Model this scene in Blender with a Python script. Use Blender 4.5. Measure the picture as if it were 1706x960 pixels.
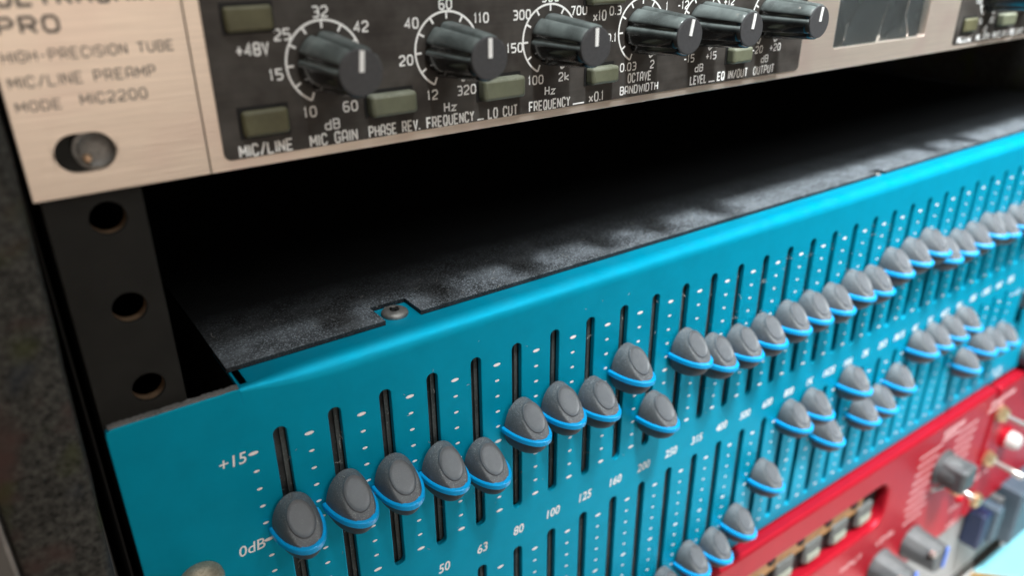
import bpy, bmesh, math, random
from mathutils import Vector, Matrix
random.seed(7)
S = 0.001                                  # everything below is written in millimetres
for o in list(bpy.data.objects): bpy.data.objects.remove(o, do_unlink=True)
scn = bpy.context.scene
C = scn.collection
PI = math.pi

# ------------------------------------------------------------------ camera
cam_d = bpy.data.cameras.new('camera'); cam = bpy.data.objects.new('camera', cam_d); C.objects.link(cam)
scn.camera = cam
yaw, pit, rol = 0.6140, -0.4338, -0.0079
fw = Vector((math.sin(yaw)*math.cos(pit), math.cos(yaw)*math.cos(pit), math.sin(pit)))
rt = fw.cross(Vector((0, 0, 1))).normalized(); up = rt.cross(fw)
r2 = math.cos(rol)*rt + math.sin(rol)*up; u2 = -math.sin(rol)*rt + math.cos(rol)*up
cp = Vector((-5.7356, -134.9438, 35.939))*S
m = Matrix((r2, u2, -fw)).transposed().to_4x4(); m.translation = cp
cam.matrix_world = m
cam_d.sensor_width = 36.0; cam_d.lens = 1280.5/1706*36
cam_d.clip_start = 0.005; cam_d.clip_end = 50
cam_d.dof.use_dof = True; cam_d.dof.focus_distance = 0.178; cam_d.dof.aperture_fstop = 10.8

# ------------------------------------------------------------------ light
w = bpy.data.worlds.new('World'); scn.world = w; w.use_nodes = True
bg = w.node_tree.nodes['Background']; bg.inputs[0].default_value = (1.0, 0.94, 0.86, 1); bg.inputs[1].default_value = 0.07
def aim(o, target):
    d = (Vector(target)*S - o.location)
    o.rotation_euler = d.to_track_quat('-Z', 'Y').to_euler()
kd = bpy.data.lights.new('ceiling_spot', 'SPOT'); key = bpy.data.objects.new('ceiling_spot', kd); C.objects.link(key)
key.location = Vector((60, -620, 1400))*S; aim(key, (395, 0, -60))
kd.energy = 375; kd.color = (0.93, 0.98, 1.0); kd.shadow_soft_size = 0.11
kd.spot_size = math.radians(26); kd.spot_blend = 1.0
fd = bpy.data.lights.new('warm_soft_fill', 'AREA'); fill = bpy.data.objects.new('warm_soft_fill', fd); C.objects.link(fill)  # unseen soft fill, added to lift the front faces
fill.location = Vector((-60, -850, 1050))*S; aim(fill, (60, 0, -50))
fd.shape = 'RECTANGLE'; fd.size = 1.0; fd.size_y = 0.8; fd.energy = 2.5; fd.color = (1.0, 0.82, 0.66)
def area(name, loc, tgt, sx, sy, en, col, spread=180):
    d = bpy.data.lights.new(name, 'AREA'); o = bpy.data.objects.new(name, d); C.objects.link(o)
    o.location = Vector(loc)*S; aim(o, tgt); d.shape = 'RECTANGLE'; d.size = sx; d.size_y = sy; d.energy = en; d.color = col; d.spread = math.radians(spread)
area('warm_reflection_fill', (60, -1300, 40), (60, 0, 10), 1.0, 0.45, 2.7, (1.0, 0.85, 0.72))  # added warm fill, there to reflect in the left of the aluminium
area('cool_panel_fill', (650, -800, 700), (420, 0, -100), 0.35, 0.35, 0.70, (0.90, 0.97, 1.0), 44)  # added cool fill for the middle and right of the teal panel
scn.view_settings.view_transform = 'Standard'; scn.view_settings.look = 'None'
scn.view_settings.exposure = 0.0; scn.view_settings.gamma = 1.0
scn.render.engine = 'CYCLES'

# ------------------------------------------------------------------ materials
def mat(name, col, rough=0.5, metal=0.0, spec=0.5, vary=0.0, vscale=200, bump=0.0, bscale=1500, aniso=None,
        dust=0.0, dustcol=(0.45, 0.44, 0.42), dscale=2500, dthr=0.58, up_only=True, film=(0.15, 0.6), coat=0.0, emit=None, alpha=None, trans=0.0, patch=None, dust_shade=None):
    m = bpy.data.materials.new(name); m.use_nodes = True
    nt = m.node_tree; N = nt.nodes; L = nt.links; b = N['Principled BSDF']
    b.inputs['Base Color'].default_value = (*col, 1); b.inputs['Roughness'].default_value = rough
    b.inputs['Metallic'].default_value = metal; b.inputs['Specular IOR Level'].default_value = spec
    b.inputs['Coat Weight'].default_value = coat; b.inputs['Transmission Weight'].default_value = trans
    if emit: b.inputs['Emission Color'].default_value = (*emit[0], 1); b.inputs['Emission Strength'].default_value = emit[1]
    tc = N.new('ShaderNodeTexCoord'); cur = None
    oi = N.new('ShaderNodeObjectInfo'); va = N.new('ShaderNodeVectorMath'); va.operation = 'ADD'   # so copies do not repeat their specks
    L.new(tc.outputs['Object'], va.inputs[0]); L.new(oi.outputs['Location'], va.inputs[1]); vec = va.outputs[0]
    if aniso:
        mp = N.new('ShaderNodeMapping'); mp.inputs['Scale'].default_value = aniso; L.new(vec, mp.inputs['Vector']); bvec = mp.outputs[0]
    else: bvec = vec
    def noise(scale, detail=3, v=None, rgh=0.6):
        n = N.new('ShaderNodeTexNoise'); n.inputs['Scale'].default_value = scale; n.inputs['Detail'].default_value = detail
        n.inputs['Roughness'].default_value = rgh; L.new(v or vec, n.inputs['Vector']); return n.outputs['Fac']
    def ramp(fac, a, b_, ca=0.0, cb=1.0):
        r = N.new('ShaderNodeMapRange'); r.inputs[1].default_value = a; r.inputs[2].default_value = b_
        r.inputs[3].default_value = ca; r.inputs[4].default_value = cb; L.new(fac, r.inputs[0]); return r.outputs[0]
    def mul(a, b_):
        q = N.new('ShaderNodeMath'); q.operation = 'MULTIPLY'; L.new(a, q.inputs[0])
        if isinstance(b_, (int, float)): q.inputs[1].default_value = b_
        else: L.new(b_, q.inputs[1])
        return q.outputs[0]
    def mix(fac, A, B):
        x = N.new('ShaderNodeMix'); x.data_type = 'RGBA'; L.new(fac, x.inputs['Factor'])
        for s, v in ((x.inputs[6], A), (x.inputs[7], B)):
            if isinstance(v, tuple): s.default_value = (*v, 1)
            else: L.new(v, s)
        return x.outputs[2]
    colsock = None
    if vary:
        f = ramp(noise(vscale, 4, bvec), 0.3, 0.7)
        colsock = mix(f, tuple(c*(1-vary) for c in col), tuple(min(1, c*(1+vary)) for c in col))
    if patch:                              # broad stains of other colours (carpet fluff, fingerprints)
        for pc, ps, a, b_ in patch:
            f = ramp(noise(ps, 2), a, b_); colsock = mix(f, colsock if colsock else col, pc)
    if dust:
        g = N.new('ShaderNodeNewGeometry'); sp = N.new('ShaderNodeSeparateXYZ'); L.new(g.outputs['Normal'], sp.inputs[0])
        speck = ramp(noise(dscale, 5, None, 0.75), dthr, dthr+0.12)
        fm = ramp(noise(dscale*0.06, 3), 0.35, 0.75, film[0], film[1])
        tot = N.new('ShaderNodeMath'); tot.operation = 'MAXIMUM'; L.new(speck, tot.inputs[0]); L.new(fm, tot.inputs[1])
        d = mul(tot.outputs[0], dust)
        if dust_shade:                          # dust fades with depth, painting in the shade under the unit above
            sy_ = N.new('ShaderNodeSeparateXYZ'); L.new(vec, sy_.inputs[0]); d = mul(d, ramp(sy_.outputs[1], dust_shade[0], dust_shade[1], 1.0, dust_shade[2]))
        if up_only: d = mul(d, ramp(sp.outputs[2], -0.15, 0.75))
        colsock = mix(d, colsock if colsock else col, dustcol)
        rr = ramp(d, 0, 0.5, rough, 0.95); L.new(rr, b.inputs['Roughness'])
    if colsock: L.new(colsock, b.inputs['Base Color'])
    if bump:
        bp = N.new('ShaderNodeBump'); bp.inputs['Strength'].default_value = bump; bp.inputs['Distance'].default_value = 0.0002
        L.new(noise(bscale, 4, bvec), bp.inputs['Height']); L.new(bp.outputs[0], b.inputs['Normal'])
    return m

M = {}
M['blue'] = mat('teal_anodised_metal', (0.0, 0.37, 0.565), 0.46, 0.5, 0.12, vary=0.05, vscale=120, bump=0.10, bscale=3500, dust=0.16, dthr=0.64, dscale=3200, film=(0.0, 0.12))
M['red'] = mat('red_anodised_metal', (0.42, 0.007, 0.020), 0.45, 0.4, 0.25, vary=0.06, vscale=90, bump=0.10, bscale=3000)
M['alu'] = mat('brushed_aluminium', (0.88, 0.76, 0.65), 0.36, 0.75, vary=0.08, vscale=1500, aniso=(0.03, 1, 1), bump=0.25, bscale=2500,
               patch=[((0.82, 0.66, 0.58), 45, 0.50, 0.75)])
M['fascia'] = mat('black_brushed_fascia', (0.018, 0.014, 0.012), 0.42, 0.05, 0.3, vary=0.35, vscale=1300, aniso=(0.05, 1, 1), bump=0.12, bscale=2500,
                  dust=0.35, dustcol=(0.35, 0.33, 0.30), dscale=1800, dthr=0.69, up_only=False)
M['print_white'] = mat('white_screen_print', (0.92, 0.92, 0.90), 0.6)
M['print_dark'] = mat('grey_screen_print', (0.15, 0.135, 0.125), 0.6)
M['print_pink'] = mat('white_print_on_red', (0.72, 0.42, 0.42), 0.6)
M['knob'] = mat('glossy_black_knob', (0.010, 0.011, 0.012), 0.20, 0, coat=0.4, dust=0.7, dustcol=(0.36, 0.43, 0.41), dscale=3000, dthr=0.55, film=(0.25, 0.75))
M['knob_face'] = mat('matt_knob_face', (0.055, 0.055, 0.058), 0.55, 0, vary=0.15, vscale=1500, bump=0.1, bscale=4000)
M['button'] = mat('olive_grey_button', (0.12, 0.128, 0.08), 0.45, vary=0.12, vscale=400, dust=0.5, dustcol=(0.62, 0.64, 0.56), dscale=2500, dthr=0.56)
M['button_dark'] = mat('dark_olive_button', (0.095, 0.090, 0.045), 0.5, vary=0.2, vscale=300, dust=0.3, dustcol=(0.35, 0.35, 0.28), dscale=2500, dthr=0.6)
M['gap'] = mat('black_gap', (0.006, 0.006, 0.006), 0.7)
M['cap'] = mat('grey_fader_plastic', (0.070, 0.076, 0.083), 0.48, 0, vary=0.10, vscale=500, bump=0.35, bscale=5000,
               dust=0.62, dustcol=(0.50, 0.52, 0.52), dscale=3300, dthr=0.53, film=(0.05, 0.25))
M['pad'] = mat('worn_fader_pad', (0.100, 0.108, 0.118), 0.40, 0, vary=0.06, vscale=600, bump=0.15, bscale=5000, dust=0.25, dustcol=(0.45, 0.45, 0.44), dscale=3600, dthr=0.56, film=(0.0, 0.25))
M['band'] = mat('cyan_plastic_band', (0.0, 0.36, 0.76), 0.35, 0, coat=0.25, vary=0.04)
M['slot'] = mat('slot_interior', (0.010, 0.011, 0.013), 0.6, dust=0.8, dustcol=(0.40, 0.46, 0.46), dscale=2200, dthr=0.60, film=(0.0, 0.15), up_only=False)
M['track'] = mat('fader_track_metal', (0.07, 0.08, 0.08), 0.4, 0.5, dust=0.8, dustcol=(0.50, 0.55, 0.55), film=(0.0, 0.2), dscale=2000, dthr=0.57, up_only=False)
M['cover'] = mat('black_painted_cover', (0.006, 0.006, 0.006), 0.65, spec=0.2, dust=1.0, dustcol=(0.33, 0.37, 0.41), dust_shade=(0.012, 0.034, 0.05), film=(0.03, 0.42), dscale=2600, dthr=0.50, bump=0.3, bscale=2500)
M['dust'] = mat('grey_dust_layer', (0.07, 0.07, 0.068), 0.95, dust=0.9, dustcol=(0.30, 0.29, 0.28), dscale=2600, dthr=0.50, up_only=False, bump=0.6, bscale=2500)
M['steel_black'] = mat('black_painted_steel', (0.008, 0.008, 0.007), 0.6, spec=0.25, vary=0.2, vscale=400, bump=0.2, bscale=2500, dust=0.10, dustcol=(0.12, 0.12, 0.11), dscale=2500, dthr=0.6, up_only=False)
M['bare'] = mat('bare_coppery_steel', (0.62, 0.42, 0.27), 0.35, 0.8, vary=0.2, vscale=800)
M['screw'] = mat('dull_screw_steel', (0.30, 0.29, 0.27), 0.38, 0.8, vary=0.25, vscale=900, dust=0.4, dscale=3000)
M['screw_dark'] = mat('dark_screw_steel', (0.20, 0.195, 0.185), 0.42, 0.6, vary=0.3, vscale=900, dust=0.3, dscale=3000)
M['boltm'] = mat('worn_brassy_bolt', (0.42, 0.36, 0.27), 0.42, 0.6, vary=0.3, vscale=700, dust=0.75, dustcol=(0.34, 0.32, 0.24), dscale=2600, dthr=0.5)
M['lintm'] = mat('pale_lint', (0.45, 0.45, 0.42), 0.9)
M['black'] = mat('rack_interior_black', (0.006, 0.006, 0.006), 0.85)
M['carpet'] = mat('dark_grey_carpet', (0.052, 0.051, 0.046), 0.98, spec=0.2, vary=0.75, vscale=900, bump=1.0, bscale=1500,
                  patch=[((0.075, 0.047, 0.042), 85, 0.56, 0.72), ((0.055, 0.062, 0.022), 70, 0.57, 0.72), ((0.042, 0.05, 0.062), 60, 0.60, 0.75)])
M['trim'] = mat('worn_case_edge_metal', (0.5, 0.5, 0.5), 0.35, 0.9, vary=0.2)
M['gold'] = mat('brass_fitting', (0.55, 0.43, 0.24), 0.3, 0.8)
M['silver'] = mat('silver_lever', (0.50, 0.46, 0.42), 0.3, 0.8)
M['whitecap'] = mat('white_plastic', (0.50, 0.48, 0.46), 0.4)
M['greyplastic'] = mat('grey_plastic', (0.10, 0.105, 0.10), 0.55, vary=0.1)
M['greypanel'] = mat('grey_painted_panel', (0.24, 0.24, 0.235), 0.6, vary=0.1)
M['darkgrey'] = mat('dark_grey_rubber', (0.045, 0.052, 0.055), 0.5, vary=0.15, dust=0.3)
M['capgrey'] = mat('dull_grey_green_cap', (0.30, 0.31, 0.25), 0.5)
M['navy'] = mat('navy_plastic', (0.01, 0.02, 0.06), 0.5)
M['bluestripe'] = mat('blue_pointer_paint', (0.10, 0.22, 0.75), 0.5)
M['slate'] = mat('slate_grey_plastic', (0.055, 0.085, 0.11), 0.5, vary=0.12)
M['ochre'] = mat('ochre_metal_strip', (0.42, 0.20, 0.05), 0.4, 0.4, vary=0.3, vscale=150)
M['cyan'] = mat('pale_cyan_sheet', (0.20, 0.52, 0.60), 0.6, vary=0.04, vscale=10)
M['wood'] = mat('brown_wood_edge', (0.25, 0.15, 0.05), 0.5, vary=0.3)
M['table'] = mat('pale_tabletop', (0.66, 0.63, 0.60), 0.7, vary=0.05, vscale=20)
M['meterface'] = mat('meter_face_card', (0.30, 0.34, 0.27), 0.6, vary=0.25, vscale=60, patch=[((0.55, 0.56, 0.46), 40, 0.5, 0.6), ((0.20, 0.27, 0.28), 55, 0.55, 0.65)])
M['film'] = mat('wrinkled_clear_film', (0.80, 0.90, 0.90), 0.05, 0, spec=0.3, trans=0.97, bump=0.15, bscale=60, coat=0.7)
M['film'].node_tree.nodes['Principled BSDF'].inputs['IOR'].default_value = 1.04
M['vent'] = mat('meter_black_band', (0.03, 0.045, 0.05), 0.35)

# ------------------------------------------------------------------ mesh helpers
class MB:
    def __init__(s): s.v = []; s.f = []; s.sm = []
    def add(s, vs, fs, smooth=False):
        o = len(s.v); s.v += [tuple(x) for x in vs]; s.f += [tuple(i+o for i in f) for f in fs]; s.sm += [smooth]*len(fs)
    def box(s, x0, x1, y0, y1, z0, z1):
        s.add([(x0,y0,z0),(x1,y0,z0),(x1,y1,z0),(x0,y1,z0),(x0,y0,z1),(x1,y0,z1),(x1,y1,z1),(x0,y1,z1)],
              [(0,3,2,1),(4,5,6,7),(0,1,5,4),(1,2,6,5),(2,3,7,6),(3,0,4,7)])
    def quad(s, a, b, c, d): s.add([a, b, c, d], [(0, 1, 2, 3)])
    def loft(s, rings, cap0=True, cap1=True, smooth=True, closed=True):
        n = len(rings[0]); vs = [p for r in rings for p in r]; fs = []
        for i in range(len(rings)-1):
            for j in range(n if closed else n-1):
                k = (j+1) % n; fs.append((i*n+j, i*n+k, (i+1)*n+k, (i+1)*n+j))
        s.add(vs, fs, smooth)
        if cap0: s.add(rings[0], [tuple(reversed(range(n)))])
        if cap1: s.add(rings[-1], [tuple(range(n))])
    def cyl_y(s, cx, cz, prof, n=32, rf=None, smooth=True):
        """lathe about an axis along y; prof = [(y, r)...] from back to front; rf(phi) scales r"""
        rings = []
        for y, r in prof:
            rings.append([(cx + r*(rf(2*PI*j/n) if rf else 1)*math.cos(2*PI*j/n), y, cz + r*(rf(2*PI*j/n) if rf else 1)*math.sin(2*PI*j/n)) for j in range(n)])
        s.loft(rings, True, True, smooth)
    def tube(s, pts, rad, n=10):
        rings = []
        for i, p in enumerate(pts):
            p = Vector(p); a = Vector(pts[max(i-1, 0)]); b = Vector(pts[min(i+1, len(pts)-1)])
            d = (b-a).normalized(); u = d.cross(Vector((0, 0, 1))); u = u.normalized() if u.length > 1e-4 else Vector((1, 0, 0)); v = d.cross(u)
            r = rad[i] if isinstance(rad, (list, tuple)) else rad
            rings.append([tuple(p + r*(math.cos(2*PI*j/n)*u + math.sin(2*PI*j/n)*v)) for j in range(n)])
        s.loft(rings)
    def mesh(s, name, material, fix=True):
        me = bpy.data.meshes.new(name)
        me.from_pydata([(x*S, y*S, z*S) for x, y, z in s.v], [], s.f)
        me.polygons.foreach_set('use_smooth', s.sm)
        if fix:
            b = bmesh.new(); b.from_mesh(me); bmesh.ops.remove_doubles(b, verts=b.verts, dist=1e-7)
            bmesh.ops.recalc_face_normals(b, faces=b.faces); b.to_mesh(me); b.free()
        me.materials.append(M[material])
        b = bmesh.new(); b.from_mesh(me)
        for e in b.edges:
            if len(e.link_faces) == 2 and e.calc_face_angle(0) > math.radians(38): e.smooth = False
        b.to_mesh(me); b.free()
        me.update(); return me
    def build(s, name, material, parent=None, bevel=0.0, seg=2, loc=None, fix=True):
        o = bpy.data.objects.new(name, s.mesh(name, material, fix)); C.objects.link(o)
        if parent: o.parent = parent
        if loc: o.location = Vector(loc)*S
        if bevel:
            b = o.modifiers.new('bevel', 'BEVEL'); b.width = bevel*S; b.segments = seg; b.limit_method = 'ANGLE'; b.angle_limit = math.radians(35)
            for p in o.data.polygons: p.use_smooth = True
            wn = o.modifiers.new('wn', 'WEIGHTED_NORMAL'); wn.keep_sharp = True
        return o
def inst(me, name, parent, loc=(0, 0, 0)):
    o = bpy.data.objects.new(name, me); C.objects.link(o); o.parent = parent; o.location = Vector(loc)*S; return o
def thing(name, label, cat, group=None):
    o = bpy.data.objects.new(name, None); C.objects.link(o); o.empty_display_size = 0.01
    o['label'] = label; o['category'] = cat
    if group: o['group'] = group
    return o
def tag(o, label, cat, group=None):
    o['label'] = label; o['category'] = cat
    if group: o['group'] = group
    return o

def rrect(x0, x1, z0, z1, r, n=6):
    P = []
    for cx, cz, a0 in ((x1-r, z1-r, 0), (x0+r, z1-r, 90), (x0+r, z0+r, 180), (x1-r, z0+r, 270)):
        for k in range(n+1):
            a = math.radians(a0 + 90*k/n); P.append((cx + r*math.cos(a), cz + r*math.sin(a)))
    return P
def circle(cx, cz, r, n=28): return [(cx+r*math.cos(2*PI*k/n), cz+r*math.sin(2*PI*k/n)) for k in range(n)]

def plate(name, outer, holes, y_front, thick, material, parent=None, bevel=0.15, flat_xy=False, z_top=None):
    """sheet with real cut-outs; outline in x,z facing the camera side (or x,y lying flat, top at z_top)"""
    cu = bpy.data.curves.new(name, 'CURVE'); cu.dimensions = '2D'; cu.fill_mode = 'BOTH'
    k = 0.01                                # build at a handy size, shrink after
    for loop in [outer]+holes:
        sp = cu.splines.new('POLY'); sp.points.add(len(loop)-1)
        for p, (a, b) in zip(sp.points, loop): p.co = (a*k, b*k, 0, 1)
        sp.use_cyclic_u = True
    cu.extrude = (thick/2-bevel)*k; cu.bevel_depth = bevel*k; cu.bevel_resolution = 1; cu.offset = -bevel*k
    tmp = bpy.data.objects.new(name, cu); C.objects.link(tmp)
    bpy.context.view_layer.update()
    me = bpy.data.meshes.new_from_object(tmp.evaluated_get(bpy.context.evaluated_depsgraph_get()))
    bpy.data.objects.remove(tmp)
    f = S/k
    if flat_xy: T = Matrix(((f, 0, 0, 0), (0, f, 0, 0), (0, 0, f, (z_top-thick/2)*S), (0, 0, 0, 1)))
    else: T = Matrix(((f, 0, 0, 0), (0, 0, -f, (y_front+thick/2)*S), (0, f, 0, 0), (0, 0, 0, 1)))
    me.transform(T); me.name = name
    me.materials.clear(); me.materials.append(M[material])
    for p in me.polygons: p.use_smooth = False; p.material_index = 0
    o = bpy.data.objects.new(name, me); C.objects.link(o)
    if parent: o.parent = parent
    return o

# ------------------------------------------------------------------ stroke lettering (square technical face)
c_ = 0.22
G = {
 'A': [[(0,0),(0,1-c_),(c_,1),(1-c_,1),(1,1-c_),(1,0)],[(0,.36),(1,.36)]],
 'B': [[(0,0),(0,1),(1-c_,1),(1,1-c_/2),(1,.52),(0,.52)],[(1,.5),(1,c_/2),(1-c_,0),(0,0)]],
 'C': [[(1,.75),(1,1-c_),(1-c_,1),(c_,1),(0,1-c_),(0,c_),(c_,0),(1-c_,0),(1,c_),(1,.25)]],
 'D': [[(0,0),(0,1),(1-c_,1),(1,1-c_),(1,c_),(1-c_,0),(0,0)]],
 'E': [[(1,1),(0,1),(0,0),(1,0)],[(0,.5),(.85,.5)]], 'F': [[(1,1),(0,1),(0,0)],[(0,.5),(.85,.5)]],
 'G': [[(1,.78),(1,1-c_),(1-c_,1),(c_,1),(0,1-c_),(0,c_),(c_,0),(1-c_,0),(1,c_),(1,.45),(.55,.45)]],
 'H': [[(0,0),(0,1)],[(1,0),(1,1)],[(0,.5),(1,.5)]], 'I': [[(0,0),(0,1)]], 'L': [[(0,1),(0,0),(1,0)]],
 'M': [[(0,0),(0,1)],[(0,1),(.5,.3)],[(.5,.3),(1,1)],[(1,1),(1,0)]], 'N': [[(0,0),(0,1)],[(0,1),(1,0)],[(1,0),(1,1)]],
 'O': [[(c_,0),(0,c_),(0,1-c_),(c_,1),(1-c_,1),(1,1-c_),(1,c_),(1-c_,0),(c_,0)]],
 'P': [[(0,0),(0,1),(1-c_,1),(1,1-c_),(1,.62),(1-c_,.45),(0,.45)]],
 'Q': [[(c_,0),(0,c_),(0,1-c_),(c_,1),(1-c_,1),(1,1-c_),(1,c_),(1-c_,0),(c_,0)],[(.55,.3),(1,-.06)]],
 'R': [[(0,0),(0,1),(1-c_,1),(1,1-c_),(1,.62),(1-c_,.45),(0,.45)],[(.5,.43),(1,0)]],
 'S': [[(1,.8),(1-c_,1),(c_,1),(0,1-c_),(0,.62),(c_,.5),(1-c_,.5),(1,.38),(1,c_),(1-c_,0),(c_,0),(0,.2)]],
 'T': [[(0,1),(1,1)],[(.5,.97),(.5,0)]], 'U': [[(0,1),(0,c_),(c_,0),(1-c_,0),(1,c_),(1,1)]],
 'V': [[(0,1),(.5,0),(1,1)]], 'W': [[(0,1),(.25,0),(.5,.7),(.75,0),(1,1)]],
 'X': [[(0,0),(1,1)],[(0,1),(1,0)]], 'Y': [[(0,1),(.5,.5),(1,1)],[(.5,.48),(.5,0)]], 'Z': [[(0,1),(1,1),(0,0),(1,0)]],
 '0': [[(c_,0),(0,c_),(0,1-c_),(c_,1),(1-c_,1),(1,1-c_),(1,c_),(1-c_,0),(c_,0)]],
 '1': [[(0,.8),(.35,1),(.35,0)]], '2': [[(0,.78),(0,1-c_/2),(c_,1),(1-c_,1),(1,1-c_),(1,.6),(0,.15),(0,0),(1,0)]],
 '3': [[(0,1),(1-c_,1),(1,1-c_),(1,.6),(1-c_,.5),(.3,.5)],[(1-c_,.49),(1,.4),(1,c_),(1-c_,0),(0,0)]],
 '4': [[(.75,0),(.75,1),(0,.3),(1,.3)]], '5': [[(1,1),(0,1),(0,.55),(1-c_,.55),(1,.4),(1,c_),(1-c_,0),(0,0)]],
 '6': [[(1,1),(c_,1),(0,1-c_),(0,c_),(c_,0),(1-c_,0),(1,c_),(1,.38),(1-c_,.55),(0,.55)]],
 '7': [[(0,1),(1,1),(.4,0)]],
 '8': [[(c_,.5),(0,.62),(0,1-c_/2),(c_,1),(1-c_,1),(1,1-c_/2),(1,.62),(1-c_,.5),(c_,.5)],[(c_,.48),(0,.38),(0,c_/2),(c_,0),(1-c_,0),(1,c_/2),(1,.38),(1-c_,.48)]],
 '+': [[(0,.45),(1,.45)],[(.5,.8),(.5,.1)]], '-': [[(.1,.45),(.9,.45)]], '.': [[(0,0),(0,.13)]], '/': [[(0,-.05),(1,1.05)]], '_': [[(0,.02),(1,.02)]],
 'd': [[(1,1),(1,0),(c_,0),(0,.15),(0,.45),(c_,.6),(1,.6)]], 'k': [[(0,0),(0,1)],[(1,.6),(0,.3),(1,0)]],
 'x': [[(0,0),(1,.62)],[(0,.62),(1,0)]], 'z': [[(0,.6),(1,.6),(0,0),(1,0)]], ' ': [],
}
NW = {'I': 0, '.': 0, '1': .45, ' ': .7, '/': .8, '-': .8, 'M': 1.2, 'W': 1.35}
def ribbon(mb, pts, t, y, closed=False):
    n = len(pts); Lp = []; Rp = []
    if closed: pts = pts[:-1]; n -= 1
    for i in range(n):
        p = Vector(pts[i]); a = Vector(pts[i-1]) if (i or closed) else None; b = Vector(pts[(i+1) % n]) if (i < n-1 or closed) else None
        d1 = (p-a).normalized() if a is not None else None; d2 = (b-p).normalized() if b is not None else None
        if d1 is None: nn = Vector((-d2.y, d2.x)); k = t/2
        elif d2 is None: nn = Vector((-d1.y, d1.x)); k = t/2
        else:
            nn = Vector((-(d1+d2).y, (d1+d2).x)); nn = nn.normalized() if nn.length > 1e-5 else Vector((-d1.y, d1.x))
            k = min(t/2/max(0.35, nn.dot(Vector((-d1.y, d1.x)))), t*1.1)
        Lp.append(p+nn*k); Rp.append(p-nn*k)
    vs = [(p.x, y, p.y) for p in Lp]+[(p.x, y, p.y) for p in Rp]
    fs = [(i+n, (i+1) % n+n, (i+1) % n, i) for i in range(n if closed else n-1)]
    mb.add(vs, fs)
def text(mb, s, x, z, h, width=None, align='c', y=0.0, t=None, adv=None):
    """x,z = anchor at mid height"""
    cw = 0.62*h; gap = 0.34*h; tt = t or 0.185*h
    ws = [NW.get(ch, 1)*cw for ch in s]
    tot = sum(ws)+gap*(len(s)-1)
    k = (width/tot) if width else 1.0
    x0 = x - (tot*k/2 if align == 'c' else (tot*k if align == 'r' else 0))
    j = 0
    for ch, wc in zip(s, ws):
        for pl in G[ch]:
            pts = [(x0 + px*wc*k, z - h/2 + pz*h) for px, pz in pl]
            j += 1; cl = len(pts) > 3 and pts[0] == pts[-1]
            ribbon(mb, pts, tt, y - 0.006*(j % 4), cl)
        x0 += (wc+gap)*k
def arc_scale(mb, cx, cz, r, a0, a1, nt, y, t=0.42):
    n = 48; ribbon(mb, [(cx+r*math.sin(math.radians(a0+(a1-a0)*i/n)), cz+r*math.cos(math.radians(a0+(a1-a0)*i/n))) for i in range(n+1)], t, y)
    for i in range(nt):
        a = math.radians(a0+(a1-a0)*i/(nt-1)); rr = r-1.35
        if i in (0, nt-1):                  # end ticks turn up into a small v
            e = (cx+r*math.sin(a), cz+r*math.cos(a)); sgn = 1 if i == 0 else -1
            ribbon(mb, [e, (e[0]+0.55*sgn, e[1]+1.35)], t, y-0.006); continue
        ribbon(mb, [(cx+(r)*math.sin(a), cz+(r)*math.cos(a)), (cx+rr*math.sin(a), cz+rr*math.cos(a))], t, y-0.006)
def label_part(parent, material, s, x, z, h, width=None, align='c', y=0.0, t=None, name='printed_lettering'):
    mb = MB(); text(mb, s, x, z, h, width, align, y, t); return mb.build(name, material, parent, fix=False)

def bfont(parent, s, x, z, h, y, material, name='printed_number', bold=0.0, shear=0.0, sx=1.0):
    cu = bpy.data.curves.new(name, 'FONT'); cu.body = s; cu.size = 1.0; cu.align_x = 'CENTER'; cu.align_y = 'CENTER'; cu.offset = bold; cu.shear = shear
    cu.resolution_u = 3
    tmp = bpy.data.objects.new(name, cu); C.objects.link(tmp); bpy.context.view_layer.update()
    me = bpy.data.meshes.new_from_object(tmp.evaluated_get(bpy.context.evaluated_depsgraph_get())); bpy.data.objects.remove(tmp)
    k = h/0.70*S
    zc = (max(v.co.y for v in me.vertices)+min(v.co.y for v in me.vertices))/2
    me.transform(Matrix(((k*sx, 0, 0, x*S), (0, 0, -k, y*S), (0, k, 0, z*S-zc*k), (0, 0, 0, 1))))
    me.materials.clear(); me.materials.append(M[material]); me.name = name
    for p in me.polygons: p.material_index = 0
    o = bpy.data.objects.new(name, me); C.objects.link(o); o.parent = parent; return o

# ================================================================== SETTING
t = MB(); t.quad((-1500, -1500, -336), (2000, -1500, -336), (2000, 1500, -336), (-1500, 1500, -336))
tt = t.build('tabletop', 'table'); tt['kind'] = 'structure'

# ------------------------------------------------------------------ road case
case = thing('rack_case', 'dark grey carpeted rack case around the gear, its furry front edge down the left', 'rack case')
mb = MB()
n = 60
def cx_in(z): return -3.0 + 0.030*z*0.9     # the board leans a touch in the photograph
rings = []
for i in range(n+1):
    z = -330 + 430*i/n
    j = lambda: random.uniform(-.12, .12)
    xi = -1.9 + 0.034*min(z, 0) if z > -110 else -1.9-0.034*110
    rings.append([(xi+.1, 255, z), (xi+j(), -2.0, z), (xi-0.6+j(), -4.2, z), (xi-1.6+j(), -4.9+j(), z), (-15.6+j(), -4.9+j(), z), (-17.2+j(), -4.2, z), (-17.9, -2.5, z), (-17.9, 255, z)])
mb.loft(rings); mb.build('side_panel', 'carpet', case)
mb = MB(); mb.box(486, 502, 7, 255, -330, 100); mb.build('side_panel', 'carpet', case, bevel=1.5)
mb = MB(); mb.box(-1.6, 486, 250, 255, -330, 100); mb.build('back_panel', 'black', case)
mb = MB(); mb.box(-18, 502, -2, 256, 100.1, 112); mb.build('top_panel', 'carpet', case, bevel=1.5)
mb = MB(); mb.box(-18, 502, -2, 256, -336, -330.1); mb.build('bottom_panel', 'carpet', case)
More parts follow.
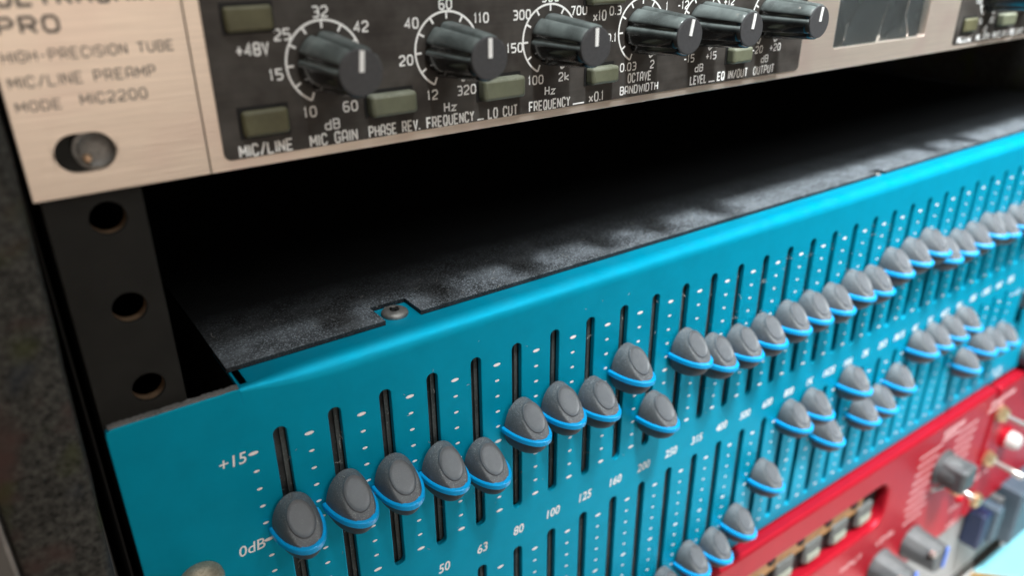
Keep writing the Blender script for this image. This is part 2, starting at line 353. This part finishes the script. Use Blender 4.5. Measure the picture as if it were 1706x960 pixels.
mb = MB(); mb.box(-1.7, -1.3, 6, 250, -330, 100); mb.build('inner_lining', 'black', case)
mb = MB(); mb.box(-19.1, -17.95, -3.4, 8, -330, 100); mb.build('edge_trim', 'trim', case, bevel=0.3)

# rack rail with the threaded holes
rail = thing('rack_rail', 'black steel rack rail with round threaded holes, inside the case at left', 'rack rail')
RY = 1.6
hz = []
for u in range(-7, 3):
    for d in (-6.45, -22.95, -39.2): hz.append(d + 44.9*u)
RH = [(9.1, z) for z in hz if -325 < z < 95]
plate('rail_flange', [(0.2, -329), (15.0, -329), (15.0, 99), (0.2, 99)], [circle(9.1, z, 2.85) for _, z in RH], RY, 2.6, 'steel_black', rail, bevel=0.12)
mb = MB(); mb.box(0.25, 2.6, RY+2.61, 24, -329, 99); mb.build('rail_web', 'steel_black', rail)
ins = MB()
n = 28
ins.loft([[(2.83*math.cos(2*PI*k/n), y, 2.83*math.sin(2*PI*k/n)) for k in range(n)] for y in (0.8, 1.3, 2.9)], False, False)
im = ins.mesh('thread', 'bare')
for x, z in RH:
    if z > -60: inst(im, 'thread', rail, (x, RY, z))

wz = hz[-3*3+0] if False else 5.7
mb = MB(); n = 30
mb.loft([[(9.6+r_*math.cos(2*PI*k/n), y, 5.2+r_*math.sin(2*PI*k/n)) for k in range(n)] for r_, y in ((3.3, 1.59), (3.3, 1.1), (2.7, 0.95), (2.5, 1.3), (2.2, 1.5), (0.9, 1.52))], False, True)
mb.build('clip_nut', 'screw_dark', rail)
mb = MB(); mb.cyl_y(8.2, 3.9, [(1.5, .7), (.7, .55), (.6, .3)], 12); mb.build('thread_end', 'bare', rail)

# ================================================================== TUBE PREAMP (1U, brushed aluminium)
pre = thing('tube_preamp', 'brushed aluminium tube preamp with black control strip and fluted knobs, topmost unit in the rack', 'preamp')
MZ0, MZ1 = -1.5, 42.4
slot = rrect(3.5, 12.6, 1.95, 8.35, 3.25, 7)
slot2 = rrect(3.5, 12.6, 32.6, 39.2, 3.25, 7)
plate('end_plate', [(-0.75, MZ0), (26.15, MZ0), (26.15, MZ1), (-0.75, MZ1)], [slot, slot2], 0, 2.2, 'alu', pre, 0.12)
win = rrect(203.8, 253.4, 4.5, 36, 0.8, 3)
plate('face_plate', [(26.3, MZ0), (456.3, MZ0), (456.3, MZ1), (26.3, MZ1)], [win], 0, 2.2, 'alu', pre, 0.12)
plate('end_plate', [(456.45, MZ0), (483, MZ0), (483, MZ1), (456.45, MZ1)], [rrect(470, 479, 1.95, 8.35, 3.2, 7)], 0, 2.2, 'alu', pre, 0.12)
mb = MB(); mb.box(17.5, 466, 2.3, 190, MZ0+0.8, MZ1-0.5); mb.build('chassis', 'black', pre)
BW = 187.5-28.8
F0, F1 = 28.8, 188.2
for x0 in (28.8, 272.4):
    plate('black_fascia', rrect(x0, x0+(F1-F0), 0.25, 41.2, 1.2, 4), [], -0.25, 0.24, 'fascia', pre, 0.04)
FY = -0.27

# fluted knob (shared meshes)
def flute(phi):
    q = (phi*6/(2*PI) + 0.12) % 1.0
    d = min(q, 1-q)                         # 0 at a groove
    return 1 - 0.13*math.exp(-(d/0.10)**2)
kb = MB(); kb.cyl_y(0, 0, [(0, 5.0), (-0.6, 5.35), (-1.2, 5.3), (-13.2, 4.35), (-14.2, 4.2), (-14.7, 3.85), (-14.72, 3.8)], 96, flute)
kmesh = kb.mesh('knob', 'knob')
kf = MB(); kf.cyl_y(0, 0, [(-14.6, 3.9), (-14.9, 3.84), (-14.98, 3.6)], 48); kfm = kf.mesh('knob_face', 'knob_face')
kp = MB(); kp.box(-0.42, 0.42, -15.15, -14.9, 0.1, 3.55); kpm = kp.mesh('pointer_line', 'print_white')
def place_knob(x, z, tilt=0.0):
    k = inst(kmesh, 'knob', pre, (x, FY, z)); k.rotation_euler[1] = math.radians(tilt)
    inst(kfm, 'knob_face', k); inst(kpm, 'pointer_line', k)
def push(x0, x1, z0, z1, y=-3.0, material='button'):
    g = MB(); g.box(x0-0.4, x1+0.3, -0.42, -0.26, z0-0.3, z1+0.6)
    b = MB(); b.box(x0, x1, y, -0.1, z0, z1); o = b.build('push_button', material, pre, bevel=0.75, seg=3)
    g.build('button_recess', 'gap', o)
KZ = 15.2
def channel(dx, full=True):
    P = lambda *a, **k: label_part(pre, 'print_white', *a, y=FY-0.02, **k)
    push(32.1+dx, 40.2+dx, 21.3, 25.4, -1.3, 'button_dark'); push(32.4+dx, 40.7+dx, 3.9, 8.5, -1.6, 'button_dark')
    push(56.0+dx, 65.6+dx, 4.5, 8.7)
    Ls = [('+48V', 36.2, 18.4, 1.9, 5.4), ('MIC/LINE', 36.2, 1.55, 1.95, 9.4), ('MIC GAIN', 49.0, 1.5, 1.95, 9.2), ('dB', 48.9, 4.05, 1.7, None),
          ('10', 45.0, 6.8, 1.7, None), ('15', 39.7, 13.9, 1.7, None), ('25', 41.6, 20.4, 1.7, None), ('32', 48.8, 23.7, 1.7, None), ('42', 56.3, 20.7, 1.7, None), ('60', 52.8, 6.85, 1.7, None),
          ('PHASE REV.', 61.6, 1.5, 1.95, 10.8), ('FREQUENCY', 74.3, 1.5, 1.95, 11.0)]
    ks = [48.8, 74.2]
    if full:
        push(81.0, 91.4, 4.5, 8.9); push(109.8, 117.8, 4.7, 8.5); push(157.0, 164.4, 4.9, 8.8); push(109, 119, 21.6, 26, -3)
        Ls += [('12', 70.4, 6.9, 1.7, None), ('20', 65.0, 14.0, 1.7, None), ('40', 66.6, 20.6, 1.7, None), ('60', 74.1, 23.6, 1.7, None), ('110', 82.3, 20.6, 1.7, None), ('320', 78.3, 7.0, 1.7, None), ('Hz', 74.3, 4.1, 1.7, None),
               ('_', 81.5, 1.4, 1.7, 1.6), ('LO CUT', 87.2, 1.45, 1.95, 7.4), ('FREQUENCY', 99.8, 1.5, 1.95, 11.2), ('_', 108.0, 1.5, 1.7, 3.3), ('x0.1', 113.3, 1.6, 1.95, 4.3),
               ('100', 95.9, 7.1, 1.7, None), ('150', 90.4, 14.2, 1.7, None), ('300', 92.2, 20.6, 1.7, None), ('500', 99.6, 23.7, 1.7, None), ('700', 107.4, 20.6, 1.7, None), ('2k', 103.6, 7.1, 1.7, None), ('Hz', 99.8, 4.5, 1.7, None),
               ('x10', 113.4, 19.2, 1.95, 3.6), ('0.03', 122.8, 7.3, 1.7, None), ('2', 130.6, 7.2, 1.7, None), ('0.1', 117.2, 14.2, 1.7, None), ('0.3', 118.0, 20.0, 1.7, None), ('1', 134.2, 20.0, 1.7, None), ('OCTAVE', 126.7, 4.65, 1.95, 7.4), ('BANDWIDTH', 126.8, 1.95, 1.75, 12.2),
               ('-12', 139.6, 20.0, 1.7, None), ('+12', 156.0, 20.0, 1.7, None), ('-15', 143.2, 7.35, 1.7, None), ('+15', 151.2, 7.35, 1.7, None), ('dB', 147.1, 4.75, 1.7, None), ('LEVEL', 147.3, 1.85, 1.95, 5.8), ('_', 152.3, 1.7, 1.7, 2.2),
               ('EQ IN/OUT', 160.3, 1.85, 1.95, 11.6), ('OUTPUT', 172.9, 1.85, 1.95, 8.3), ('-20', 169.2, 7.3, 1.7, None), ('+20', 176.6, 7.35, 1.7, None), ('dB', 172.7, 4.7, 1.7, None)]
        ks += [99.6, 126.4, 147.0, 172.7]
    for s, x, z, h, wd in Ls:
        o = P(s, x+dx, z, h, width=wd)
    for i, kx in enumerate(ks):
        a = MB(); arc_scale(a, kx+dx, KZ, 7.15, -153, 153, 11, FY-0.05); a.build('dial_scale', 'print_white', pre, fix=False)
        place_knob(kx+dx, KZ, (6, 1, 0, 10, 8, 6)[i] )
channel(0); channel(243.7, False)

# end plate lettering (grey print, partly past the frame)
for s, x, z, h, wd, tt_ in (('ULTRAGAIN', 1.6, 28.2, 2.3, 20.5, .55), ('PRO', 0.9, 24.35, 2.1, 7.6, .5), ('HIGH-PRECISION TUBE', 0.4, 20.1, 1.45, 23.4, .24),
                       ('MIC/LINE PREAMP', 0.4, 16.5, 1.5, 20.0, .24), ('MODE', 0.5, 13.0, 1.35, 5.8, .24), ('MIC2200', 9.1, 13.2, 1.5, 9.4, .24)):
    label_part(pre, 'print_dark', s, x, z, h, width=wd, align='l', y=-0.03, t=tt_)

# level meter behind a wrinkled clear film
mt = MB(); mt.box(203.0, 254.2, 3.2, 4.2, 4, 37); met = mt.build('level_meter', 'vent', pre)
mb = MB(); mb.quad((206.5, 3.0, 9.4), (250.5, 3.0, 9.4), (250.5, 3.0, 35), (206.5, 3.0, 35)); mb.build('meter_face', 'meterface', met, fix=False)
mb = MB()
for i in range(7):
    a = math.radians(-50+100*i/6); ribbon(mb, [(228+22*math.sin(a), 8+22*math.cos(a)), (228+24*math.sin(a), 8+24*math.cos(a))], 0.4, 2.95)
ribbon(mb, [(228+22*math.sin(math.radians(-50+100*i/24)), 8+22*math.cos(math.radians(-50+100*i/24))) for i in range(25)], 0.35, 2.94)
mb.build('meter_scale', 'gap', met, fix=False)
mb = MB(); NX, NZ = 70, 44
RG = [(208, 10, .5, 2.5, -.8), (216, 14, 2.6, 2.0, .7), (224, 9, .2, 5, -.5), (233, 12, 2.9, 3, .8), (241, 11, .35, 1.6, -.9), (246, 16, 2.4, 3, .6), (229, 20, 1.3, 4, -.6)]
vs = []; fs = []
for i in range(NX+1):
    for j in range(NZ+1):
        x = 203.9+49.4*i/NX; z = 4.6+31.2*j/NZ
        yy = 1.3+sum(h_*math.exp(-(((x-a_)*math.cos(t_)+(z-b_)*math.sin(t_))/w_)**2) for a_, b_, t_, w_, h_ in RG)
        vs.append((x, yy, z))
for i in range(NX):
    for j in range(NZ):
        a = i*(NZ+1)+j; fs.append((a, a+NZ+1, a+NZ+2, a+1))
mb.add(vs, fs, True); mb.build('clear_film', 'film', met)
mb = MB(); mb.box(206.5, 210.5, 2.6, 2.9, 12, 17); mb.build('meter_mark', 'gap', met)

# ================================================================== GRAPHIC EQUALISER (3U, teal)
eq = thing('graphic_equalizer', 'teal blue graphic equalizer with two rows of grey faders, between silver and red units', 'equalizer')
X1, PX = 30.64, 12.012
ZT1, ZB1, ZT2, ZB2 = -56.0, -107.26, -121.46, -172.7
sx_ = lambda i: X1+PX*(i-1)
ET = -44.5; FB = -48.2
outer = [(0.9, -177.3), (482, -177.3), (482, ET), (458.3, ET), (458.3, FB), (24.5, FB), (24.5, ET), (1.2, ET), (0.4, ET-0.5), (0.2, ET-1.4), (0.2, -177.0)]
holes = []
SW = 1.45
for i in range(1, 31):
    for a, b in ((ZT1, ZB1), (ZT2, ZB2)):
        holes.append(rrect(sx_(i)-SW, sx_(i)+SW, b, a, SW-0.01, 5))
holes.append(rrect(398, 405, -146, -126, 1, 3))
plate('front_panel', outer, holes, 0, 1.5, 'blue', eq, 0.22)
# bent top flange
R_ = 3.7; FTOP = FB+R_
def fold(R):
    p = [(-0.008, FB-0.5), (-0.008, FTOP-R)]
    for k in range(1, 11):
        a = math.radians(90*k/10); p.append((-0.008+R*(1-math.cos(a)), FTOP-R+R*math.sin(a)))
    return p + [(19, FTOP), (19, FTOP-1.2), (R_, FTOP-1.2), (1.4, FB-0.2)]
mb = MB()
mb.loft([[(x, y, z) for y, z in fold(R)] for x, R in ((24.45, 0.9), (27, 1.3), (31, 2.2), (36, 3.1), (42, 3.6), (48, 3.7), (434, 3.7), (441, 3.6), (447, 3.1), (452, 2.2), (456, 1.3), (458.35, 0.9))], True, True, smooth=True)
fl = mb.build('top_flange', 'blue', eq)
for p in fl.data.polygons: p.use_smooth = True
# dust lying on the ears
mb = MB(); nseg = 40
vs = []; fs = []
for i in range(nseg+1):
    x = 0.8+23.4*i/nseg
    vs += [(x, 0.12+random.uniform(0, .15), ET+0.03), (x, 0.35, ET+0.30+random.uniform(0, .12)), (x, 1.5+random.uniform(-.2, .3), ET+0.3+random.uniform(0, .15)), (x, 2.2+random.uniform(-.3, .2), ET+0.02)]
for i in range(nseg):
    for k in range(3): a = i*4+k; fs.append((a, a+4, a+5, a+1))
mb.add(vs, fs); dl = mb.build('dust_layer', 'dust', eq); dl['kind'] = 'stuff'
# cover with the notches for its screws
CT = FTOP+1.25
cov = [(24.1, 7.4), (59.7, 7.4)]
for nx in (64.2, 257.0, 440):
    hw_, dp_ = (4.5, 15.5) if nx < 100 else (2.6, 10.5)
    if nx > 64.2: cov += [(nx-hw_, 7.2)]
    cov += [(nx-hw_, dp_), (nx+hw_, dp_), (nx+hw_, 7.2)]
cov += [(457.5, 7.2), (457.5, 249), (24.1, 249)]
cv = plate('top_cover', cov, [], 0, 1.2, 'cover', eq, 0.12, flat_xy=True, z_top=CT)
mb = MB(); mb.box(24.9, 26.4, 1.7, 248, -176, CT-1.25); mb.box(456, 457.4, 1.7, 248, -176, CT-1.25); mb.box(24.9, 457.4, 246, 248, -176, CT-1.25); mb.box(24.9, 457.4, 1.7, 248, -176.9, -176.1); mb.build('chassis', 'black', eq)
sc = MB()
sc.loft([[(r*math.cos(2*PI*k/32), r*math.sin(2*PI*k/32), z) for k in range(32)] for r, z in ((3.1, 0), (3.2, .4), (3.0, .9), (2.4, 1.3), (1.5, 1.5), (1.25, 1.45), (1.05, 0.9))], True, True)
scm = sc.mesh('cover_screw', 'screw_dark')
scr = MB()
for a in (0, PI/2):
    u = Vector((math.cos(a+.5), math.sin(a+.5), 0)); v = Vector((-u.y, u.x, 0))
    vs = [tuple(Vector((0, 0, z))+u*du+v*dv) for z in (1.0+a*0.01, 1.53+a*0.01) for du, dv in ((-1.2, -.28), (1.2, -.28), (1.2, .28), (-1.2, .28))]
    scr.add(vs, [(0, 3, 2, 1), (4, 5, 6, 7), (0, 1, 5, 4), (1, 2, 6, 5), (2, 3, 7, 6), (3, 0, 4, 7)])
srm = scr.mesh('screw_recess', 'gap')
for nx in (64.2, 257.0, 440):
    q = inst(scm, 'cover_screw', eq, (nx-0.3, 11.2 if nx < 100 else 9.0, FTOP)); inst(srm, 'screw_recess', q)
    if nx > 100: q.scale = (.6, .6, .6)
# slot interiors
for row, (a, b) in enumerate(((ZT1, ZB1), (ZT2, ZB2))):
    mb = MB(); mb.box(26.6, 384, 2.6, 3.2, b-4, a+4); mb.build('dust_shield', 'slot', eq)
tr = MB(); tr.box(0.35, 1.25, 1.7, 2.55, -51, 0.5); trm = tr.mesh('fader_track', 'track')
for i in range(1, 31):
    for a in (ZT1, ZT2): inst(trm, 'fader_track', eq, (sx_(i), 0, a-0.2))

# faders
AX, BY, CZ = 4.95, 10.2, 7.75
n_y, n_z = -0.7266, 0.687
pc = n_y*(-9.6)+n_z*2.2-0.58
def clampP(x, y, z):
    d = n_y*y+n_z*z-pc
    if d > 0: y -= (d+0.05)*n_y; z -= (d+0.05)*n_z
    return (x, y, z)
fb = MB(); rings = []
for i in range(31):
    th = math.radians(90*(1-i/30)) if i < 30 else 0.02
    ring = []
    for j in range(56):
        ph = 2*PI*j/56
        cxx, szz = math.cos(ph), math.sin(ph)
        e = 1.0
        ux = math.copysign(abs(cxx)**e, cxx); uz = math.copysign(abs(szz)**e, szz)
        y = -0.9-BY*(math.cos(th)**0.92)
        z = CZ*math.sin(th)*uz
        if z < 0: z *= 0.88
        ring.append(clampP(AX*math.sin(th)*ux, y, z))
    rings.append(ring)
fb.loft(rings, True, True)
fbm = fb.mesh('fader', 'cap')
# pad: shallow dished ellipse with a raised lip
pd = MB(); ex = Vector((1, 0, 0)); ed = Vector((0, 5.4, 5.9)).normalized(); en = Vector((0, n_y, n_z)).normalized(); pcen = Vector((0, -6.38, 4.72))
rr = []
for k, hgt in ((1.06, -0.30), (1.02, 0.10), (0.975, 0.20), (0.90, 0.02), (0.75, -0.05), (0.5, -0.09), (0.25, -0.11), (0.06, -0.115)):
    rr.append([tuple(pcen + ex*(2.85*k*math.cos(2*PI*j/40)) + ed*(4.1*k*math.sin(2*PI*j/40)) + en*(hgt+0.24)) for j in range(40)])
pd.loft(rr, False, True)
pdm = pd.mesh('finger_pad', 'pad')
bd = MB(); rings = []
for k in range(41):
    a = math.radians(-92+184*k/40)
    ox, oy = math.sin(a), -math.cos(a)
    cx_, cy_ = 5.05*ox, -0.9+10.35*oy
    nx_, ny_ = ox/5.05, oy/10.35; l_ = math.hypot(nx_, ny_); nx_, ny_ = nx_/l_, ny_/l_
    lo, hi = -0.35, 0.62
    rings.append([(cx_+nx_*o_, cy_+ny_*o_, z) for o_, z in ((lo, -.8), (hi-.2, -.8), (hi, -.55), (hi, .5), (hi-.2, .75), (lo, .75))])
bd.loft(rings)
bdm = bd.mesh('colour_band', 'band')
lv = MB(); lv.box(-0.55, 0.55, -1.2, 5.0, -2.6, 2.6); lvm = lv.mesh('lever_stem', 'gap')
def fader(i, z):
    f = inst(fbm, 'fader', eq, (sx_(i)+random.uniform(-.12, .12), 0, z)); f.rotation_euler[1] = math.radians(random.uniform(-3, 3)); f.rotation_euler[2] = math.radians(random.uniform(-3, 3))
    inst(pdm, 'finger_pad', f); inst(bdm, 'colour_band', f); inst(lvm, 'lever_stem', f)
ROW1 = [-80.0, -79.6, -80.4, -82.3, -86.2, -79.1, -78.6, -81.3, -75.0, -94.9, -77.6, -83.1, -83.7, -83.2, -82.2, -81.9, -82.3, -80.5, -81.7, -77.7, -76.5, -75.5, -81.0, -81.0, -80.6, -79.2, -81.3, -80.5, -81.2, -80.0]
ROW2 = {11: -171.0, 12: -165.6, 13: -166.1, 14: -161.2, 15: -146.4, 16: -125.25, 17: -125.0, 18: -141.9, 19: -123.5, 20: -142.0, 21: -141.2, 22: -135.4, 23: -123.3, 24: -123.5, 25: -123.3, 26: -122.6, 27: -147.9, 28: -142.6, 29: -144.5, 30: -145.2}
for i, z in enumerate(ROW1): fader(i+1, z)
for i in range(1, 31): fader(i, ROW2.get(i, -171 if i > 5 else -168))

# scale marks: one printed column per gap, both rows
PY = -0.02
def ell(mb, x, z, a, b, y=PY, n=12):
    mb.add([(x+a*math.cos(2*PI*k/n), y, z+b*math.sin(2*PI*k/n)) for k in range(n)], [tuple(range(n))])
for i in range(0, 31):
    for top in (-59.95, -125.35):
        mb = MB()
        for k in range(11):
            big = k in (0, 5, 10)
            x = sx_(i)+PX/2 if i else 24.7
            ell(mb, x, top-4.53*k, 1.05 if big else 0.62, 0.42 if big else 0.30)
        mb.build('scale_marks', 'print_white', eq, fix=False)
freq = ['25', '31.5', '40', '50', '63', '80', '100', '125', '160', '200', '250', '315', '400', '500', '630', '800', '1K', '1K25', '1K6', '2K', '2K5', '3K15', '4K', '5K', '6K3', '8K', '10K', '12K5', '16K', '20K']
for i, s in enumerate(freq):
    bfont(eq, s, sx_(i+1)+0.2, -115.25, 2.9, PY, 'print_white', bold=0.014, shear=0.12, sx=0.86)
for s, x, z in (('+15', 20.4, -60.1), ('0dB', 20.9, -82.9), ('-15', 20.4, -105.3), ('+15', 20.4, -125.5), ('0dB', 20.9, -148.2)):
    bfont(eq, s, x, z, 2.7, PY, 'print_white', 'printed_level', bold=0.008, shear=0.12, sx=0.95)
for s, x, z in (('+15', 391, -125.5), ('0dB', 391, -148.2), ('-15', 391, -170.8), ('L', 401, -121), ('IN', 398, -171), ('OUT', 398, -174.5)):
    bfont(eq, s, x, z, 2.7, PY, 'print_white', 'printed_level', bold=0.01, sx=0.95)
mb = MB(); mb.box(398.6, 404.4, -9, 4, -136, -127); mb.build('selector_switch', 'darkgrey', eq, bevel=1.0)
for z in (-170, -128, -80):
    mb = MB(); mb.cyl_y(426, z, [(0, 7.5), (-1, 7.6), (-13, 6.4), (-14, 5.8)], 32); mb.build('gain_knob', 'darkgrey', eq)

# lint and fibres caught on the caps, in the slots and on the fold
mb = MB()
def fibre(p, L, d=None):
    d = Vector(d or (random.uniform(-1, 1), random.uniform(-.5, .1), random.uniform(-1, 1))).normalized(); q = Vector(p); P_ = [tuple(q)]
    for _ in range(4):
        q = q + d*L/4; d = (d + Vector((random.uniform(-.6, .6), random.uniform(-.35, .2), random.uniform(-.6, .6)))).normalized(); P_.append(tuple(q))
    mb.tube(P_, 0.035, 4)
for i in range(1, 21):
    z = ROW1[i-1]
    for _ in range(7 if i < 11 else 3):
        a = random.uniform(0.1, 1.0)
        fibre((sx_(i)-4.6*math.sin(a)*random.uniform(.5, 1), -1.2-random.uniform(0, 3), z+7.3*math.cos(a)), random.uniform(.6, 1.9), (-.3, -.2, 1))
    for _ in range(5): fibre((sx_(i)+random.uniform(-1.2, 1.2), random.uniform(.2, 1.5), random.uniform(-100, -58)), random.uniform(.8, 2.2))
for _ in range(45): fibre((random.uniform(28, 240), -0.06, random.uniform(-112, -50)), random.uniform(.3, 1.1), (random.uniform(-1, 1), 0, random.uniform(-1, 1)))
for _ in range(60): fibre((random.uniform(26, 200), random.uniform(8, 24), CT+0.05), random.uniform(.4, 1.8), (random.uniform(-1, 1), random.uniform(-1, 1), .05))
lf = mb.build('lint', 'lintm', eq, fix=False); lf['kind'] = 'stuff'

# rack mounting bolt of the equalizer
bolt = thing('rack_bolt', 'dusty brassy round bolt head at bottom left of the teal panel', 'bolt')
mb = MB(); mb.cyl_y(9.9, -85.6, [(-0.05, 4.6), (-0.9, 4.65), (-2.0, 4.25), (-2.9, 3.5), (-3.4, 2.7), (-3.5, 2.3), (-2.6, 1.9)], 40); mb.build('bolt_head', 'boltm', bolt)

# ================================================================== RED PREAMP (2U)
red = thing('red_preamp', 'red anodised rack preamp with cut-out window, toggles and dark knobs, under the teal unit', 'preamp')
RYF = -5.0; RB, RT = -265.5, -178.3
rec = rrect(150, 297.5, -217.5, -192.5, 9.0, 9)
o = plate('front_panel', rrect(0.3, 391, RB, RT, 1.6, 5), [rec], RYF, 6.4, 'red', red, 1.5)
for p in o.data.polygons: p.use_smooth = False
plate('front_panel', rrect(395, 482.3, RB, RT-1.2, 1.6, 5), [], RYF, 6.4, 'red', red, 1.5)
mb = MB(); mb.box(390, 396, 0.0, 1.3, RB, RT-2); mb.build('joint_strip', 'gap', red)
mb = MB(); mb.box(26, 457, 1.5, 240, RB+0.5, RT-0.3); mb.build('chassis', 'black', red)
# inside the window: metal strip with square grey buttons
mb = MB(); mb.box(148, 299, 1.0, 1.45, -219, -191); mb.build('window_backing', 'gap', red)
mb = MB(); mb.box(148, 284, -0.6, 0.9, -205.5, -198.0); mb.build('metal_strip', 'ochre', red, bevel=.3)
for k in range(8):
    x = 286-19.5*k
    mb = MB(); mb.box(x-6, x+6, -1.8, 0.9, -214.5, -203.5); mb.build('window_button', 'greyplastic', red, bevel=1.2, seg=3)
    mb = MB(); mb.box(x-4.5, x+4.5, -2.5, -1.75, -213.6, -209.5); mb.build('button_cap', 'capgrey', red, bevel=.4)
    mb = MB(); mb.cyl_y(x-9.7, -199, [(0.9, 2.3), (-1.4, 2.3), (-1.5, 2.0)], 14); mb.build('window_screw', 'gap', red)
# lip of the window
lipo = rrect(150, 297.5, -217.5, -192.5, 9.0, 9); lipc = [(p[0], p[1]) for p in lipo]
# printed scales
def bar(x, z, w_, h_=1.5):
    mb = MB(); mb.add([(x, RYF-.03, z-h_/2), (x+w_, RYF-.03, z-h_/2), (x+w_, RYF-.03, z+h_/2), (x, RYF-.03, z+h_/2)], [(0, 1, 2, 3)]); return mb
mb = MB()
def words(mb, x, z, w_, h_):
    """a line of tiny print: unreadable in the photograph, so short strokes"""
    x0 = x
    while x0 < x+w_-0.5:
        l = random.uniform(0.9, 1.7); 
        mb.add([(x0, RYF-.03, z-h_/2), (min(x0+l, x+w_), RYF-.03, z-h_/2), (min(x0+l, x+w_), RYF-.03, z+h_/2), (x0, RYF-.03, z+h_/2)], [(0, 1, 2, 3)]); x0 += l+0.45
words(mb, 340, -185.3, 20, 2.6); words(mb, 340, -189.0, 14, 2.2)
for k in range(9): words(mb, 321-0.4*k+(k > 6)*3, -191.5-5.0*k, 20-(k % 3)*1.5, 1.5)
for k in range(6): words(mb, 355+0.6*k, -191.0-5.0*k, 21-k*0.8, 1.5)
words(mb, 387, -187, 26, 2.6); words(mb, 386, -191, 16, 2.2)
mb.build('printed_scale', 'print_pink', red, fix=False)
for x, z, w_, s in ((387, -238, 24, 'GAIN'), (372, -249, 17, 'PHASE'), (374, -261.5, 13, '48V'), (297, -230.5, 17, 'LEVEL'), (268, -231, 18, 'INPUT')):
    label_part(red, 'print_pink', s, x+w_/2, z, 2.6, width=w_*0.9, y=RYF-.03, t=.75)
# rotary knob with ring scale
kn = MB(); kn.cyl_y(346.5, -207, [(RYF, 9.3), (RYF-1.4, 9.3), (RYF-1.8, 8.0), (RYF-9, 7.2), (RYF-10, 6.6)], 40); kno = kn.build('rotary_knob', 'darkgrey', red)
mb = MB(); mb.box(340, 353, RYF-14.2, RYF-1.5, -214, -200.5); mb.build('knob_grip', 'darkgrey', kno, bevel=2.0, seg=3)
mb = MB(); mb.tube([(337, RYF-2, -216.5), (354, RYF-3, -220), (371, RYF-4, -229)], .9); mb.build('knob_pointer', 'silver', kno)
# toggles
def toggle(x, z, L=15, rise=-2):
    b = MB(); b.cyl_y(x, z, [(RYF, 4.6), (RYF-2.2, 4.6), (RYF-2.6, 3.8), (RYF-4.5, 3.2), (RYF-4.6, 2.5)], 6, smooth=False); o = b.build('toggle_switch', 'gold', red)
    l = MB(); l.tube([(x, RYF-3, z), (x+1, RYF-3-L*.6, z+rise*.6), (x+1.6, RYF-3-L, z+rise), (x+1.7, RYF-4-L, z+rise)], [1.1, 1.5, 2.0, 1.4], 12); l.build('toggle_lever', 'silver', o)
toggle(401, -226); toggle(400, -196.5, 18); toggle(371, -231.5, 5)
bb = MB(); bb.cyl_y(419, -220, [(RYF, 6.4), (RYF-2, 6.4), (RYF-2.4, 5.6)], 32); bo = bb.build('lamp_bezel', 'red', red)
mb = MB(); mb.cyl_y(419, -220, [(RYF-2.2, 5.0), (RYF-6, 4.8), (RYF-8, 3.6), (RYF-8.6, 2)], 32); mb.build('white_lamp_cap', 'whitecap', bo)
mb = MB(); mb.cyl_y(402, -255, [(RYF, 4.4), (RYF-2.6, 4.2), (RYF-3.6, 3), (RYF-3.7, 1.5)], 24); mb.build('brass_jack', 'gold', red)
mb = MB(); mb.cyl_y(381.5, -245, [(RYF, 2.6), (RYF-1.6, 2.4), (RYF-2.2, 1.2)], 20); mb.build('red_indicator', 'red', red)
# two large dark knobs with blue pointers
def bigknob(x, z):
    b = MB(); b.cyl_y(0, 0, [(0, 9.4), (-1, 9.5), (-2.2, 8.8), (-15, 7.8), (-16.2, 7.2)], 60, lambda p: 1-0.03*(0.5+0.5*math.cos(p*10)))
    k = b.build('large_knob', 'darkgrey', red, loc=(x, RYF, z))
    p = MB(); p.box(2.8, 4.9, -16.9, -16.1, -6.6, 5.8); p.build('pointer_line', 'bluestripe', k)
    p = MB(); p.cyl_y(-6.8, 6.2, [(-13.5, 1.7), (-15.5, 1.7), (-16.2, 1.0)], 12); p.build('highlight_dot', 'silver', k)  # silver dot modelled in place of the highlight on the knob
bigknob(333, -248); bigknob(304, -247.5)

# ================================================================== GREY UNIT under the red one
gu = thing('grey_rack_unit', 'grey panel unit with dark blue socket, lowest in the rack at bottom right', 'rack unit')
plate('front_panel', rrect(0.5, 482, -327, -267.2, 1.5, 4), [], -1.0, 3, 'greypanel', gu, .8)
mb = MB(); mb.box(408, 418, -12, -1.1, -292, -267.6); mb.build('navy_socket', 'navy', gu, bevel=1.5)
mb = MB(); mb.box(420, 428, -14, -1.1, -292, -267.6); mb.build('slate_block', 'slate', gu, bevel=1.5)
mb = MB(); mb.box(430, 436, -10, -1.1, -292, -267.6); mb.build('dark_rib', 'darkgrey', gu, bevel=.8)
mb = MB(); mb.box(438, 474, -18, -1.1, -300, -262.0); mb.build('slate_block', 'slate', gu, bevel=1.5)

# pale cyan sheet, over-exposed, with a brown strip at its edge
so = plate('cyan_sheet', [(438, -5), (474, -42), (474, -420), (900, -420), (900, 300), (504, 300), (504, -5)], [], 0, 2.0, 'cyan', None, 0.2, flat_xy=True, z_top=-330.5)
tag(so, 'bright pale cyan sheet at the bottom right corner, below the grey unit', 'sheet')
st = plate('wooden_strip', [(430, -6), (437.5, -5), (473, -42), (473, -200), (462, -200), (462, -44)], [], 0, 2.5, 'wood', None, 0.2, flat_xy=True, z_top=-330.0)
tag(st, 'thin brown strip along the edge of the pale cyan sheet', 'strip')
